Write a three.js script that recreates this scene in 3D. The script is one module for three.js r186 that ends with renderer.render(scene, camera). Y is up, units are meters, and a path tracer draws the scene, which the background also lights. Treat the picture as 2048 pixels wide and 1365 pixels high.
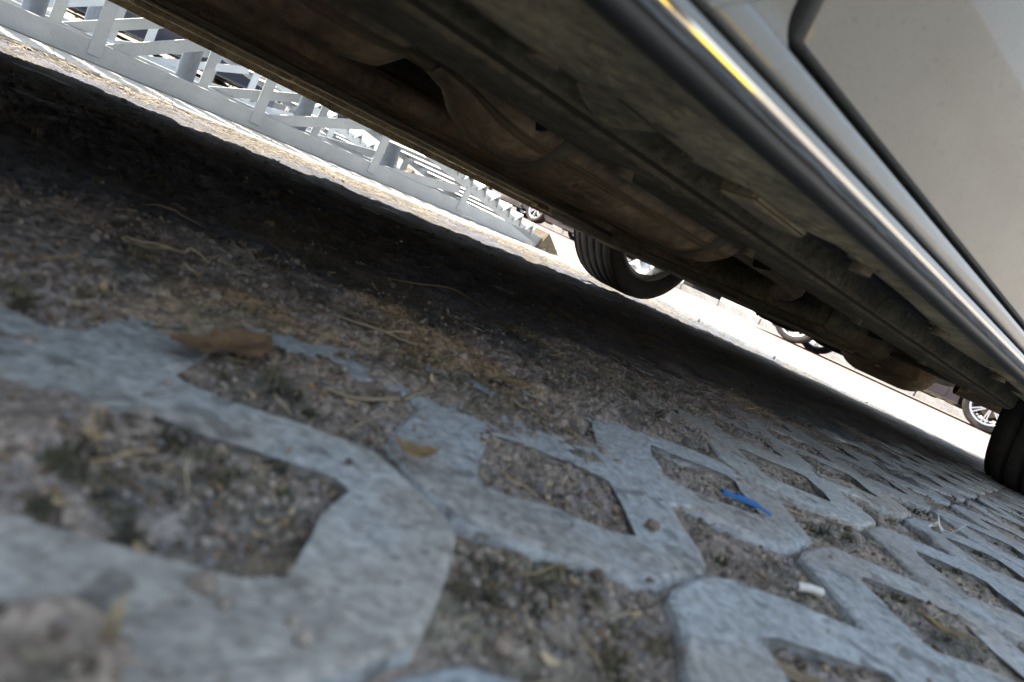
import * as THREE from 'three';
import { mergeGeometries, mergeVertices } from 'three/addons/utils/BufferGeometryUtils.js';
import { RoundedBoxGeometry } from 'three/addons/geometries/RoundedBoxGeometry.js';

// ------------------------------------------------------------------ camera, sky, sun, exposure
const scene = new THREE.Scene();
const W = 1024, H = 682;
const renderer = new THREE.WebGLRenderer({ antialias: true });
renderer.setSize(W, H);
renderer.toneMapping = THREE.LinearToneMapping;
renderer.toneMappingExposure = 6.0;
renderer.shadowMap.enabled = true;

const F = 1400, TH = THREE.MathUtils.degToRad(46.7), PITCH = Math.atan(-230 / F), ROLL = THREE.MathUtils.degToRad(25), HC = 0.09;
const camera = new THREE.PerspectiveCamera(2 * Math.atan(682.5 / F) * 180 / Math.PI, W / H, 0.01, 600);
camera.position.set(0, HC, 0);
{
  const f0 = new THREE.Vector3(Math.cos(TH), 0, -Math.sin(TH)), up = new THREE.Vector3(0, 1, 0);
  const fwd = f0.clone().multiplyScalar(Math.cos(PITCH)).addScaledVector(up, Math.sin(PITCH));
  const right = new THREE.Vector3(Math.sin(TH), 0, Math.cos(TH));
  const upc = new THREE.Vector3().crossVectors(right, fwd);
  // the phone is turned anticlockwise, so the ground runs down to the right
  const r2 = right.clone().multiplyScalar(Math.cos(ROLL)).addScaledVector(upc, Math.sin(ROLL));
  const u2 = upc.clone().multiplyScalar(Math.cos(ROLL)).addScaledVector(right, -Math.sin(ROLL));
  const m = new THREE.Matrix4().makeBasis(r2, u2, fwd.clone().negate());
  camera.quaternion.setFromRotationMatrix(m);
}
camera.focus = 1.2;
camera.userData.fStop = 11;

const SUN = new THREE.Vector3(-0.22, 0.80, -0.56).normalize();
const SKYN = 512, skyData = new Float32Array(SKYN * SKYN / 2 * 4);   // a pale, slightly hazy summer sky, brighter round the sun
for (let j = 0; j < SKYN / 2; j++) for (let i = 0; i < SKYN; i++) {
  const la = ((j + .5) / (SKYN / 2) - .5) * Math.PI, lo = ((i + .5) / SKYN - .5) * 2 * Math.PI;
  const d = [Math.cos(la) * Math.cos(lo), Math.sin(la), Math.cos(la) * Math.sin(lo)];
  const c = d[0] * SUN.x + d[1] * SUN.y + d[2] * SUN.z, h = Math.pow(1 - Math.max(0, d[1]), 3), g = Math.exp((c - 1) * 7) * .55 + Math.exp((c - 1) * 60) * 1.2;
  const k = (j * SKYN + i) * 4;
  [.235, .292, .365].forEach((z, q) => { skyData[k + q] = (z * (1 - h) + [.42, .43, .43][q] * h) * 1.0 + g * [.40, .39, .37][q]; }); skyData[k + 3] = 1;
}
const skyTex = new THREE.DataTexture(skyData, SKYN, SKYN / 2, THREE.RGBAFormat, THREE.FloatType);
skyTex.mapping = THREE.EquirectangularReflectionMapping; skyTex.magFilter = THREE.LinearFilter; skyTex.needsUpdate = true;
scene.background = skyTex; scene.environment = skyTex;
const sun = new THREE.DirectionalLight(0xfff1dc, 4.4);
sun.name = 'sun';
sun.position.copy(SUN).multiplyScalar(30);
sun.castShadow = true;
sun.shadow.camera.left = sun.shadow.camera.bottom = -14; sun.shadow.camera.right = sun.shadow.camera.top = 14;
sun.shadow.camera.far = 80; sun.shadow.mapSize.set(2048, 2048);
scene.add(sun, sun.target);

// ------------------------------------------------------------------ helpers
let seed = 12345;
const rnd = () => { seed |= 0; seed = seed + 0x6D2B79F5 | 0; let t = Math.imul(seed ^ seed >>> 15, 1 | seed); t = t + Math.imul(t ^ t >>> 7, 61 | t) ^ t; return ((t ^ t >>> 14) >>> 0) / 4294967296; };
const R = (a, b) => a + (b - a) * rnd();
const clamp = (x, a, b) => Math.min(b, Math.max(a, x));
const sst = (a, b, x) => { const t = clamp((x - a) / (b - a), 0, 1); return t * t * (3 - 2 * t); };
const lerp = (a, b, t) => a + (b - a) * t;
const hash = (x, y, s) => { let h = Math.imul(x, 374761393) + Math.imul(y, 668265263) + Math.imul(s, 1442695041) | 0; h = Math.imul(h ^ h >>> 13, 1274126177); return ((h ^ h >>> 16) >>> 0) / 4294967296; };
function vn(x, y, s = 1, per = 1 << 20) {
  const xi = Math.floor(x), yi = Math.floor(y), fx = x - xi, fy = y - yi;
  const ux = fx * fx * (3 - 2 * fx), uy = fy * fy * (3 - 2 * fy), w = v => ((v % per) + per) % per;
  const a = hash(w(xi), w(yi), s), b = hash(w(xi + 1), w(yi), s), c = hash(w(xi), w(yi + 1), s), d = hash(w(xi + 1), w(yi + 1), s);
  return lerp(lerp(a, b, ux), lerp(c, d, ux), uy);
}
function fbm(x, y, o = 4, s = 1, per = 0) { let a = .5, t = 0, n = 0; for (let i = 0; i < o; i++) { t += a * vn(x, y, s + i, per ? per << i : 1 << 20); n += a; a *= .55; x *= 2; y *= 2; } return t / n; }
const toS = c => { c = clamp(c, 0, 1); return 255 * (c <= .0031308 ? 12.92 * c : 1.055 * Math.pow(c, 1 / 2.4) - .055); };
function tex(n, metres, fn, color = true) {
  const d = new Uint8Array(n * n * 4);
  for (let j = 0; j < n; j++) for (let i = 0; i < n; i++) {
    const c = fn(i / n, j / n), k = (j * n + i) * 4;
    if (color) { d[k] = toS(c[0]); d[k + 1] = toS(c[1]); d[k + 2] = toS(c[2]); } else d[k] = d[k + 1] = d[k + 2] = clamp(c, 0, 1) * 255;
    d[k + 3] = 255;
  }
  const t = new THREE.DataTexture(d, n, n);
  t.wrapS = t.wrapT = THREE.RepeatWrapping; t.magFilter = THREE.LinearFilter; t.minFilter = THREE.LinearMipmapLinearFilter; t.generateMipmaps = true;
  if (color) t.colorSpace = THREE.SRGBColorSpace;
  t.repeat.set(1 / metres, 1 / metres); t.needsUpdate = true;
  return t;
}
const std = (o) => new THREE.MeshStandardMaterial({ side: THREE.DoubleSide, ...o });
const phy = (o) => new THREE.MeshPhysicalMaterial({ side: THREE.DoubleSide, ...o });
const lin = (r, g, b) => new THREE.Color().setRGB(r, g, b);
const used = {};
function numbered(n) { used[n] = (used[n] ?? -1) + 1; return used[n] ? `${n}_${String(used[n]).padStart(3, '0')}` : n; }
function boxUV(g) {                                   // uv in metres from the dominant axis of the normal
  const p = g.attributes.position, n = g.attributes.normal, uv = new Float32Array(p.count * 2);
  for (let i = 0; i < p.count; i++) {
    const ax = Math.abs(n.getX(i)), ay = Math.abs(n.getY(i)), az = Math.abs(n.getZ(i));
    let u, v; if (ay >= ax && ay >= az) { u = p.getX(i); v = p.getZ(i); } else if (ax >= az) { u = p.getZ(i); v = p.getY(i); } else { u = p.getX(i); v = p.getY(i); }
    uv[2 * i] = u; uv[2 * i + 1] = v;
  }
  g.setAttribute('uv', new THREE.BufferAttribute(uv, 2)); return g;
}
function part(name, geo, mat, parent) {
  if (mat.map === grimeMap && geo.attributes.normal && !geo.userData.uvDone) { boxUV(geo); geo.userData.uvDone = true; }
  const m = new THREE.Mesh(geo, mat); m.name = name; m.castShadow = m.receiveShadow = true; parent.add(m); return m;
}
function thing(name, label, category, group) {
  const g = new THREE.Group(); g.name = numbered(name); g.userData = { label, category }; if (group) g.userData.group = group; scene.add(g); return g;
}
function solo(name, geo, mat, label, category, group) { const m = part(numbered(name), geo, mat, scene); m.userData = { label, category }; if (group) m.userData.group = group; return m; }
function structure(name, geo, mat, label) { const m = part(numbered(name), geo, mat, scene); m.userData = { kind: 'structure', label }; return m; }
const bx = (w, h, d, x = 0, y = 0, z = 0, r = 0) => { const g = r ? new RoundedBoxGeometry(w, h, d, 2, r) : new THREE.BoxGeometry(w, h, d); g.translate(x, y, z); return boxUV(g); };
function bar(a, b, w, t, roll = [0, 0, 1]) {           // flat bar from a to b: width w in the plane, thickness t along roll
  const A = new THREE.Vector3(...a), B = new THREE.Vector3(...b), d = B.clone().sub(A), L = d.length(); d.normalize();
  const n = new THREE.Vector3(...roll), s = new THREE.Vector3().crossVectors(n, d).normalize(); n.crossVectors(d, s);
  const g = boxUV(new RoundedBoxGeometry(L, w, t, 1, Math.min(w, t) * .18));
  g.applyMatrix4(new THREE.Matrix4().makeBasis(d, s, n).setPosition(A.add(B).multiplyScalar(.5))); return g;
}
function tube(pts, r, seg = 24, rad = 8, closed = false) { const c = new THREE.CatmullRomCurve3(pts.map(p => new THREE.Vector3(...p)), closed, 'centripetal'); return new THREE.TubeGeometry(c, seg, r, rad, closed); }
function grid(nu, nv, f, hem = 0) {                    // a sheet over u,v in 0..1, its border folded back by hem
  const pos = [], idx = [], uv = [];
  const at = (i, n) => !hem ? i / n : i === 1 ? .08 / n : i === n - 1 ? 1 - .08 / n : i / n;   // folded sheets get narrow border cells
  for (let j = 0; j <= nv; j++) for (let i = 0; i <= nu; i++) { const p = f(at(i, nu), at(j, nv)); pos.push(...p); uv.push(p[0], p[1] + p[2] * .5); }
  for (let j = 0; j < nv; j++) for (let i = 0; i < nu; i++) { const a = j * (nu + 1) + i, b = a + 1, c = a + nu + 1, d = c + 1; idx.push(a, b, d, a, d, c); }
  let g = new THREE.BufferGeometry();
  g.setAttribute('position', new THREE.Float32BufferAttribute(pos, 3)); g.setAttribute('uv', new THREE.Float32BufferAttribute(uv, 2)); g.setIndex(idx); g.computeVertexNormals();
  if (hem) {
    const loop = []; for (let i = 0; i <= nu; i++) loop.push(i); for (let j = 1; j <= nv; j++) loop.push(j * (nu + 1) + nu);
    for (let i = nu - 1; i >= 0; i--) loop.push(nv * (nu + 1) + i); for (let j = nv - 1; j > 0; j--) loop.push(j * (nu + 1));
    const N = g.attributes.normal, n0 = pos.length / 3, L = loop.length; const cen = f(.5, .5);
    const s = Math.sign(hem), h = Math.abs(hem);
    for (const [dn, dout] of [[.0016, .0011], [.004, .0016], [h, .0016]]) for (let k = 0; k < L; k++) {
      const a = loop[k], pv = loop[(k + L - 1) % L], nx = loop[(k + 1) % L];
      const t = new THREE.Vector3(pos[nx * 3] - pos[pv * 3], pos[nx * 3 + 1] - pos[pv * 3 + 1], pos[nx * 3 + 2] - pos[pv * 3 + 2]).normalize();
      const n = new THREE.Vector3(N.getX(a), N.getY(a), N.getZ(a)), o = new THREE.Vector3().crossVectors(t, n).normalize();
      const q = [0, 1, 2].map(c => pos[a * 3 + c] - s * dn * n.getComponent(c) + dout * o.getComponent(c)); pos.push(...q); uv.push(q[0], q[1] + q[2] * .5);
    }
    for (let k = 0; k < L; k++) { const k2 = (k + 1) % L; let p = loop[k], q = loop[k2]; for (let r = 0; r < 3; r++) { const a = n0 + r * L + k, b = n0 + r * L + k2; idx.push(p, a, b, p, b, q); p = a; q = b; } }
    g = new THREE.BufferGeometry(); g.setAttribute('position', new THREE.Float32BufferAttribute(pos, 3)); g.setAttribute('uv', new THREE.Float32BufferAttribute(uv, 2)); g.setIndex(idx); g.computeVertexNormals();
  }
  return g;
}
function merge(list) { return mergeGeometries(list.map(g => { g = g.index ? g.toNonIndexed() : g; for (const k of Object.keys(g.attributes)) if (!['position', 'normal', 'uv'].includes(k)) g.deleteAttribute(k); if (!g.attributes.uv) boxUV(g); return g; })); }

// ------------------------------------------------------------------ materials
const concreteMap = tex(1024, .5, (u, v) => {
  const big = fbm(u * 5, v * 5, 4, 3, 5), mid = fbm(u * 24, v * 24, 3, 9, 24), fine = fbm(u * 180, v * 180, 2, 17, 180);
  let c = .30 * (.72 + .34 * big + .24 * (mid - .5) + .75 * (fine - .5));
  const spot = sst(.70, .80, fbm(u * 46, v * 46, 2, 31, 46)), stain = sst(.46, .66, fbm(u * 7, v * 7, 5, 41, 7));
  c *= 1 - .42 * spot; const br = stain * .8; c *= 1 - .12 * stain;
  return [c * lerp(.94, 1.0, br), c * lerp(1.0, .945, br), c * lerp(1.045, .89, br)];
});
const concreteBump = tex(1024, .25, (u, v) => .55 * fbm(u * 90, v * 90, 3, 5, 90) + .3 * fbm(u * 14, v * 14, 3, 8, 14) - .35 * sst(.74, .8, fbm(u * 60, v * 60, 2, 61, 60)), false);
const soilMap = tex(1024, .4, (u, v) => {
  const a = fbm(u * 7, v * 7, 4, 73, 7), b = fbm(u * 60, v * 60, 3, 77, 60), c = fbm(u * 220, v * 220, 2, 79, 220);
  const l = .55 + .5 * a + .7 * (b - .5) + .9 * (c - .5), w = sst(.45, .65, fbm(u * 11, v * 11, 3, 83, 11));
  return [.27 * l, lerp(.225, .24, w) * l, lerp(.19, .222, w) * l];
});
const soilBump = tex(512, .15, (u, v) => .6 * fbm(u * 40, v * 40, 3, 89, 40) + .4 * fbm(u * 110, v * 110, 2, 97, 110), false);
const dustMap = tex(1024, .35, (u, v) => {              // road dust and fine specks on silver paint
  const a = fbm(u * 6, v * 6, 4, 101, 6), f = vn(u * 400, v * 400, 107, 400), k = sst(.86, .95, vn(u * 260, v * 260, 103, 260));
  const l = (.90 + .40 * (a - .5) + .08 * (f - .5)) * (1 - .45 * k);
  return [l, l * .995, l * .97];
});
const grimeMap = tex(512, .3, (u, v) => {               // dried mud film under the car
  const a = fbm(u * 5, v * 5, 5, 111, 5), b = fbm(u * 38, v * 38, 3, 113, 38), l = .55 + .7 * (a - .4) + .5 * (b - .5), w = sst(.4, .7, fbm(u * 8, v * 8, 3, 115, 8));
  return [lerp(.37, .45, w) * l, lerp(.33, .375, w) * l, lerp(.24, .27, w) * l];
});
const grimeBump = tex(512, .2, (u, v) => fbm(u * 26, v * 26, 4, 117, 26), false);
const whiteMap = tex(512, .6, (u, v) => { const a = fbm(u * 9, v * 9, 4, 121, 9), r = sst(.66, .76, fbm(u * 22, v * 22, 4, 123, 22)); const l = .42 * (.92 + .3 * (a - .5)); return [lerp(l * .90, .30, r * .25), lerp(l, .25, r * .25), lerp(l * 1.10, .2, r * .25)]; });
const roadMap = tex(1024, 3, (u, v) => { const a = fbm(u * 6, v * 6, 5, 131, 6), f = fbm(u * 260, v * 260, 2, 133, 260); const l = .8 + .35 * (a - .5) + .5 * (f - .5); return [.20 * l, .15 * l, .14 * l]; });
const M = {
  soil: std({ map: soilMap, bumpMap: soilBump, bumpScale: .004, roughness: 1, vertexColors: true }),
  earth: std({ map: tex(512, 6, (u, v) => { const l = .75 + .5 * (fbm(u * 8, v * 8, 5, 141, 8) - .5) + .4 * (fbm(u * 90, v * 90, 2, 143, 90) - .5); return [.36 * l, .31 * l, .25 * l]; }), roughness: 1 }),
  slab: std({ map: tex(512, 1, (u, v) => { const l = .8 + .4 * (fbm(u * 7, v * 7, 5, 151, 7) - .5) + .4 * (fbm(u * 120, v * 120, 2, 153, 120) - .5); return [.50 * l, .48 * l, .45 * l]; }), bumpMap: concreteBump, bumpScale: .002, roughness: .95 }),
  road: std({ map: roadMap, roughness: .95 }),
  kerb: std({ map: concreteMap, color: lin(1.15, 1.15, 1.15), roughness: .95 }),
  tar: std({ color: lin(.03, .028, .026), roughness: 1 }),
  paint: phy({ color: lin(.108, .108, .102), map: dustMap, metalness: .2, roughness: .5, clearcoat: .6, clearcoatRoughness: .04 }),
  moulding: phy({ color: lin(.5, .5, .49), metalness: .95, roughness: .08 }),
  blackPlastic: std({ color: lin(.022, .022, .022), roughness: .55 }),
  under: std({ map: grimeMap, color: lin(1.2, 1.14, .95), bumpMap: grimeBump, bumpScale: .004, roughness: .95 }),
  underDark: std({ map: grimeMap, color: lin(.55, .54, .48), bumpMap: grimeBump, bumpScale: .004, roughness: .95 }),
  exhaust: std({ map: grimeMap, color: lin(1.25, 1.08, .98), bumpMap: grimeBump, bumpScale: .003, roughness: .75, metalness: .25 }),
  steel: std({ map: grimeMap, color: lin(.8, .8, .8), roughness: .6, metalness: .4 }),
  rubber: std({ color: lin(.13, .13, .15), map: grimeMap, bumpMap: grimeBump, bumpScale: .001, roughness: .82 }),
  alloy: std({ color: lin(.62, .63, .65), roughness: .32, metalness: .8 }),
  glass: phy({ color: lin(.02, .025, .025), roughness: .04, metalness: 0, clearcoat: 1 }),
  red: phy({ color: lin(.35, .012, .012), roughness: .2, clearcoat: 1 }),
  lamp: phy({ color: lin(.7, .7, .7), roughness: .12, metalness: .5, clearcoat: 1 }),
  rust: std({ map: grimeMap, color: lin(.42, .36, .34), roughness: .85 }),
  white: std({ map: whiteMap, roughness: .5, bumpMap: grimeBump, bumpScale: .0008 }),
  galv: std({ color: lin(.22, .26, .33), map: dustMap, roughness: .5, metalness: .45 }),
  straw: std({ color: lin(.72, .58, .38), map: grimeMap, roughness: .95 }),
  strawPale: std({ color: lin(.86, .80, .72), map: grimeMap, roughness: .95 }),
  strawGrey: std({ color: lin(.27, .24, .205), roughness: 1 }),
  leafDry: std({ map: grimeMap, color: lin(.55, .38, .26), roughness: .9 }),
  blue: std({ color: lin(.012, .11, .33), map: dustMap, roughness: .55 }),
  paper: std({ map: dustMap, color: lin(.50, .49, .47), roughness: .8 }),
  yellow: std({ color: lin(.80, .56, .015), roughness: .6 }),
};
const paverMats = [0, 1, 2, 3].map(i => {
  const m = std({ roughness: .96, bumpScale: .0014 }), off = [i * .37, i * .61];
  m.map = concreteMap.clone(); m.map.offset.set(...off); m.map.needsUpdate = true; m.bumpMap = concreteBump; m.color = lin(...[[1, 1, 1], [.9, .92, .94], [1.06, 1.04, 1.0], [.95, .96, .99]][i]); return m;
});

// ------------------------------------------------------------------ ground
const D1 = [.149, -.0225], D2 = [.0258, .1257], O = [.067, -.1494], HOLE = .335;   // lattice of the grass pavers: holes at (m,n) and (m+.5,n+.5)
const DET = D1[0] * D2[1] - D1[1] * D2[0];
const toUV = (x, z) => { const a = x - O[0], b = z - O[1]; return [(a * D2[1] - b * D2[0]) / DET, (b * D1[0] - a * D1[1]) / DET]; };
const toXZ = (U, V) => [O[0] + U * D1[0] + V * D2[0], O[1] + U * D1[1] + V * D2[1]];
function holeDist(x, z) { const [U, V] = toUV(x, z); const f = (a, b) => Math.abs(a - Math.round(a)) + Math.abs(b - Math.round(b)); return Math.min(f(U, V), f(U - .5, V - .5)); }  // < HOLE inside a hole
const dip = (x, z) => -.042 * sst(-.5, -2.0, z) * lerp(1, .55, sst(.3, 2.4, x));
const cover = (x, z) => sst(-.195, -.31, z + .13 * (x - .2) + .09 * (fbm(x * 9, z * 9, 3, 201) - .5)) * (1 - .75 * sst(.35, .7, x) * (1 - sst(-.35, -.6, z)));
function soilY(x, z) {
  const n = fbm(x * 14, z * 14, 3, 211) - .5, m = fbm(x * 60, z * 60, 3, 215) - .5, f = fbm(x * 260, z * 260, 2, 219) - .5;
  const near = Math.exp(-(x * x + z * z) / 4);
  return -.0027 + cover(x, z) * .0080 + .009 * Math.exp(-(Math.pow((x - .036) / .02, 2) + Math.pow((z + .163) / .026, 2))) + .011 * Math.exp(-(Math.pow((x - .031) / .011, 2) + Math.pow((z + .098) / .009, 2))) + n * .011 + (m * .006 + f * .004) * (.3 + .7 * near) + .016 * sst(-1.3, -1.6, z) * (fbm(x * 22, z * 30, 3, 223) - .5) + dip(x, z);
}
{
  const axis = (lo, a, b, hi, st, cap) => { const l = []; for (let v = a; v <= b; v += st) l.push(v); let s = st, v = a; while (v > lo) { s = Math.min(s * 1.09, cap(v)); v -= s; l.unshift(Math.max(v, lo)); } s = st; v = l[l.length - 1]; while (v < hi) { s = Math.min(s * 1.09, cap(v)); v += s; l.push(Math.min(v, hi)); } return l; };
  const xs = axis(-9, .0, .62, 3.36, .0026, v => v > -.4 ? .016 : .25), zs = axis(-2.6, -.42, -.03, 9, .0026, v => v < 0 ? .011 : .25);
  const pos = [], uv = [], col = [], idx = [];
  for (const z of zs) for (const x of xs) {
    pos.push(x, soilY(x, z), z); uv.push(x, z);
    const w = fbm(x * 5, z * 5, 4, 231), o = sst(.55, .75, fbm(x * 22, z * 22, 3, 235)), d = sst(.55, .7, fbm(x * 34, z * 34, 3, 239));
    const och = sst(.48, .64, fbm(x * 8 + 3, z * 8, 3, 243)) * cover(x, z);
    const shadeTint = sst(.43, .53, fbm(x * 4, z * 4, 5, 247) * .75 + .45 * sst(-.28, -.58, z) + .14 * sst(.22, .02, x) * sst(-.18, -.3, z) - .06);   // shade under the car and at the left, painted as noisy dark patches
    let r = .8 + .5 * (w - .3), g = r * .98, b = r * .98; r *= 1 - .66 * shadeTint; g *= 1 - .60 * shadeTint; b *= 1 - .50 * shadeTint;
    r *= 1 + .35 * och; g *= 1 + .12 * och; b *= 1 - .25 * och;
    r *= 1 - .45 * d; g *= 1 - .42 * d; b *= 1 - .45 * d; g *= 1 + .06 * o;
    const ash = sst(.40, .55, fbm(x * 9, z * 9, 4, 249) * .5 + .5 * sst(-1.25, -1.55, z)); r = lerp(r, r * .86 + .02, ash); g = lerp(g, g * .96 + .02, ash); b = lerp(b, b * 1.18 + .02, ash);   // grey gravelly earth by the slab
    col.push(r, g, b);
  }
  const nx = xs.length; for (let j = 0; j < zs.length - 1; j++) for (let i = 0; i < nx - 1; i++) { const a = j * nx + i; idx.push(a, a + nx, a + 1, a + 1, a + nx, a + nx + 1); }
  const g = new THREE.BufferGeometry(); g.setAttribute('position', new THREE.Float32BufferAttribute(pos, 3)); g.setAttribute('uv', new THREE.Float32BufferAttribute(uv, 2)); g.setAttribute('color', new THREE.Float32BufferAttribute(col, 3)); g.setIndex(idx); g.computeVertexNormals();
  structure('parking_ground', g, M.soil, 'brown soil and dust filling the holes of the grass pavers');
}
structure('ground', boxUV(new THREE.PlaneGeometry(700, 700).rotateX(-Math.PI / 2).translate(0, -.09, 0)), M.earth, 'pale dusty ground reaching to the horizon');

// grass pavers: each a block of its own with four-sided soil holes
{
  const pavement = new THREE.Group(); pavement.name = 'paving'; pavement.userData = { kind: 'structure', label: 'grey concrete grass pavers with diamond shaped soil holes' }; scene.add(pavement);
  const shapes = [];
  const c0 = toXZ(1, 1), org = toXZ(0, 0);
  const wob = (pts, closed, s, amp) => {                                        // resample an outline with small chips
    const out = [];
    for (let i = 0; i < pts.length; i++) {
      const a = pts[i], b = pts[(i + 1) % pts.length], L = Math.hypot(b[0] - a[0], b[1] - a[1]), n = Math.max(1, Math.round(L / .016));
      for (let k = 0; k < n; k++) { const t = k ? (k + .5 * (hash(i, k, s) - .5)) / n : 0; const e = k ? amp : amp * 1.2; out.push(new THREE.Vector2(lerp(a[0], b[0], t) + (hash(i, k, s + 1) - .5) * e, lerp(a[1], b[1], t) + (hash(i, k, s + 2) - .5) * e)); }
    }
    return out;
  };
  for (let v = 0; v < 6; v++) {
    const h = HOLE, e = .035, loop = [];
    const P = (U, V) => { const q = toXZ(1 + (U - 1) * .9925, 1 + (V - 1) * .9915); return [q[0] - c0[0], -(q[1] - c0[1])]; };
    const side = [[h + e, 0], [1 - h - e, 0], [1 - h + e, e * .7], [1 - e, h - e * .4], [1 + e, h - e * .4], [1 + h - e, e * .7], [1 + h + e, 0], [2 - h - e, 0], [2 - h + e, e * .7], [2 - e, h - e * .6]];
    for (let k = 0; k < 4; k++) for (const [a, b] of side) loop.push(k === 0 ? P(a, b) : k === 1 ? P(2 - b, a) : k === 2 ? P(2 - a, 2 - b) : P(b, 2 - a));
    const sh = new THREE.Shape(wob(loop, true, 300 + v * 7, .0026));
    for (const [cu, cv] of [[1, 1], [.5, .5], [1.5, .5], [.5, 1.5], [1.5, 1.5]]) {
      const q = []; const r = h * R(.94, 1.05);
      for (let k = 0; k < 4; k++) { const a = [[1, 0], [0, 1], [-1, 0], [0, -1]]; const A = a[k], B = a[(k + 1) % 4]; q.push(P(cu + lerp(A[0], B[0], .1) * r, cv + lerp(A[1], B[1], .1) * r), P(cu + lerp(A[0], B[0], .9) * r, cv + lerp(A[1], B[1], .9) * r)); }
      sh.holes.push(new THREE.Path(wob(q, true, 400 + v * 11 + cu * 10 + cv * 5, .0044)));
    }
    const g = new THREE.ExtrudeGeometry(sh, { depth: .045, bevelEnabled: true, bevelThickness: .0035, bevelSize: .003, bevelOffset: -.003, bevelSegments: 2, curveSegments: 1 });
    g.rotateX(-Math.PI / 2); g.translate(0, -.0485, 0); boxUV(g); shapes.push(g);
  }
  const cells = [];
  for (let m = -30; m < 30; m++) for (let n = -30; n < 30; n++) {
    const c = toXZ(.5 + 2 * m + 1, .5 + 2 * n + 1);
    if (c[0] < -2.0 || c[0] > 3.12 || c[1] < -1.40 || c[1] > 2.2) continue;
    cells.push([c[0], c[1], Math.hypot(c[0] - .3, c[1] + .2)]);
  }
  cells.sort((a, b) => a[2] - b[2]);
  cells.slice(0, 296).forEach((c, i) => {
    const v = Math.floor(rnd() * 6), m = part('paver', shapes[v], paverMats[Math.floor(rnd() * 4)], pavement);
    if (i) m.name = `paver_${String(i).padStart(3, '0')}`;
    m.position.set(c[0], dip(c[0], c[1]) + R(-.0014, .0014), c[1]); m.rotation.set(R(-.006, .006), 0, R(-.006, .006));
  });
}
// low slab beside the parked car that carries the ramps
{
  const e0 = [-3.2, -1.75], e1 = [3.05, -2.32], g = grid(160, 60, (u, v) => {
    const x = lerp(e0[0], e1[0], u), ze = lerp(e0[1], e1[1], u) + .008 * (fbm(x * 3, 3, 3, 251) - .5) + .003 * (vn(x * 60, 1, 255) - .5);
    const y0 = -.0268 + .00615 * x; const t = v * 60;
    if (t < 1) return [x, -.14, ze + .004]; if (t < 2) return [x, y0 - .008, ze]; if (t < 3) return [x, y0 - .001, ze - .006];
    return [x, y0 + .002 * (fbm(x * 5, v * 40, 3, 261) - .5), ze - .012 - (t - 3) / 57 * 4.8];
  });
  structure('concrete_slab', boxUV(g), M.slab, 'pale sunlit concrete slab under the white ramps');
}
// road behind the car, rising gently to the far kerb
const roadY = x => -.002 + (x - 3.46) * .0186;
{
  const strip = (x0, x1, n) => grid(n, 60, (u, v) => { const x = lerp(x0, x1, u), z = lerp(-60, 60, v); return [x, roadY(x) + .006 * (fbm(x * 1.5, z * 1.5, 2, 271) - .5), z]; });
  structure('road', boxUV(strip(3.46, 9.72, 24)), M.road, 'sunlit pale road behind the parked car');
  structure('drain_channel', grid(1, 1, (u, v) => [lerp(9.70, 9.82, u), roadY(9.75) - .04, lerp(-60, 60, v)]), M.tar, 'dark drain channel along the road');
  structure('road_margin', boxUV(strip(9.80, 12.25, 8)), M.road, 'pale margin of the road beyond the drain channel');
  const kerb = new THREE.Group(); kerb.name = 'far_kerb'; kerb.userData = { kind: 'structure', label: 'grey kerb on the far side of the road' }; scene.add(kerb);
  const ks = [0, 1].map(() => bx(.16, .3, .985, 0, -.15, 0, .015));
  for (let i = 0; i < 40; i++) { const k = part(i ? `kerb_stone_${String(i).padStart(3, '0')}` : 'kerb_stone', ks[i % 2], M.kerb, kerb); k.position.set(12.33 + R(-.004, .004), roadY(12.3) + .135 + R(-.004, .004), -30 + i + .5); }
  structure('far_pavement', bx(6, .3, 120, 15.42, roadY(12.3) - .02, 0), M.slab, 'pale pavement beyond the far kerb');
  const edge = new THREE.Group(); edge.name = 'edging_kerb'; edge.userData = { kind: 'structure', label: 'flush concrete edging between parking ground and road' }; scene.add(edge);
  const es = bx(.1, .2, .495, 0, -.1, 0, .008);
  for (let i = 0; i < 36; i++) { const k = part(i ? `edging_stone_${String(i).padStart(3, '0')}` : 'edging_stone', es, M.kerb, edge); k.position.set(3.405, .006 + R(-.003, .003), -12 + i * .5); }
}

// ------------------------------------------------------------------ car
// local frame: x to the rear, y up, z to the side; wheelbase 2.5 m
const HW = .80;
const PROF = [[.147, .792], [.158, .7995], [.168, .801], [.183, .803], [.205, .809], [.235, .820], [.28, .834], [.34, .846], [.42, .853], [.55, .856], [.68, .848], [.80, .834], [.92, .812]];
function sideZ(y) { let i = 0; while (i < PROF.length - 2 && PROF[i + 1][0] < y) i++; const [a, b] = [PROF[i], PROF[i + 1]], p0 = PROF[Math.max(0, i - 1)], p3 = PROF[Math.min(PROF.length - 1, i + 2)];
  const t = (y - a[0]) / (b[0] - a[0]), h = b[0] - a[0], m0 = (b[1] - p0[1]) / (b[0] - p0[0] || 1) * h, m1 = (p3[1] - a[1]) / (p3[0] - a[0] || 1) * h, t2 = t * t, t3 = t2 * t;
  return (2 * t3 - 3 * t2 + 1) * a[1] + (t3 - 2 * t2 + t) * m0 + (-2 * t3 + 3 * t2) * b[1] + (t3 - t2) * m1; }
const plan = x => 1 - .045 * sst(-1.0, -2.0, x) - .03 * sst(1.2, 1.9, x);        // the body narrows to its ends
const beltY = x => .86 + .05 * sst(-1.2, .6, x) + .02 * sst(.6, 1.8, x);
const AR = .345, AY = .29, RX = 1.14;
const archY = (x, c) => { const d = Math.abs(x - c); return d < AR ? AY + Math.sqrt(AR * AR - d * d) : 0; };
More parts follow.
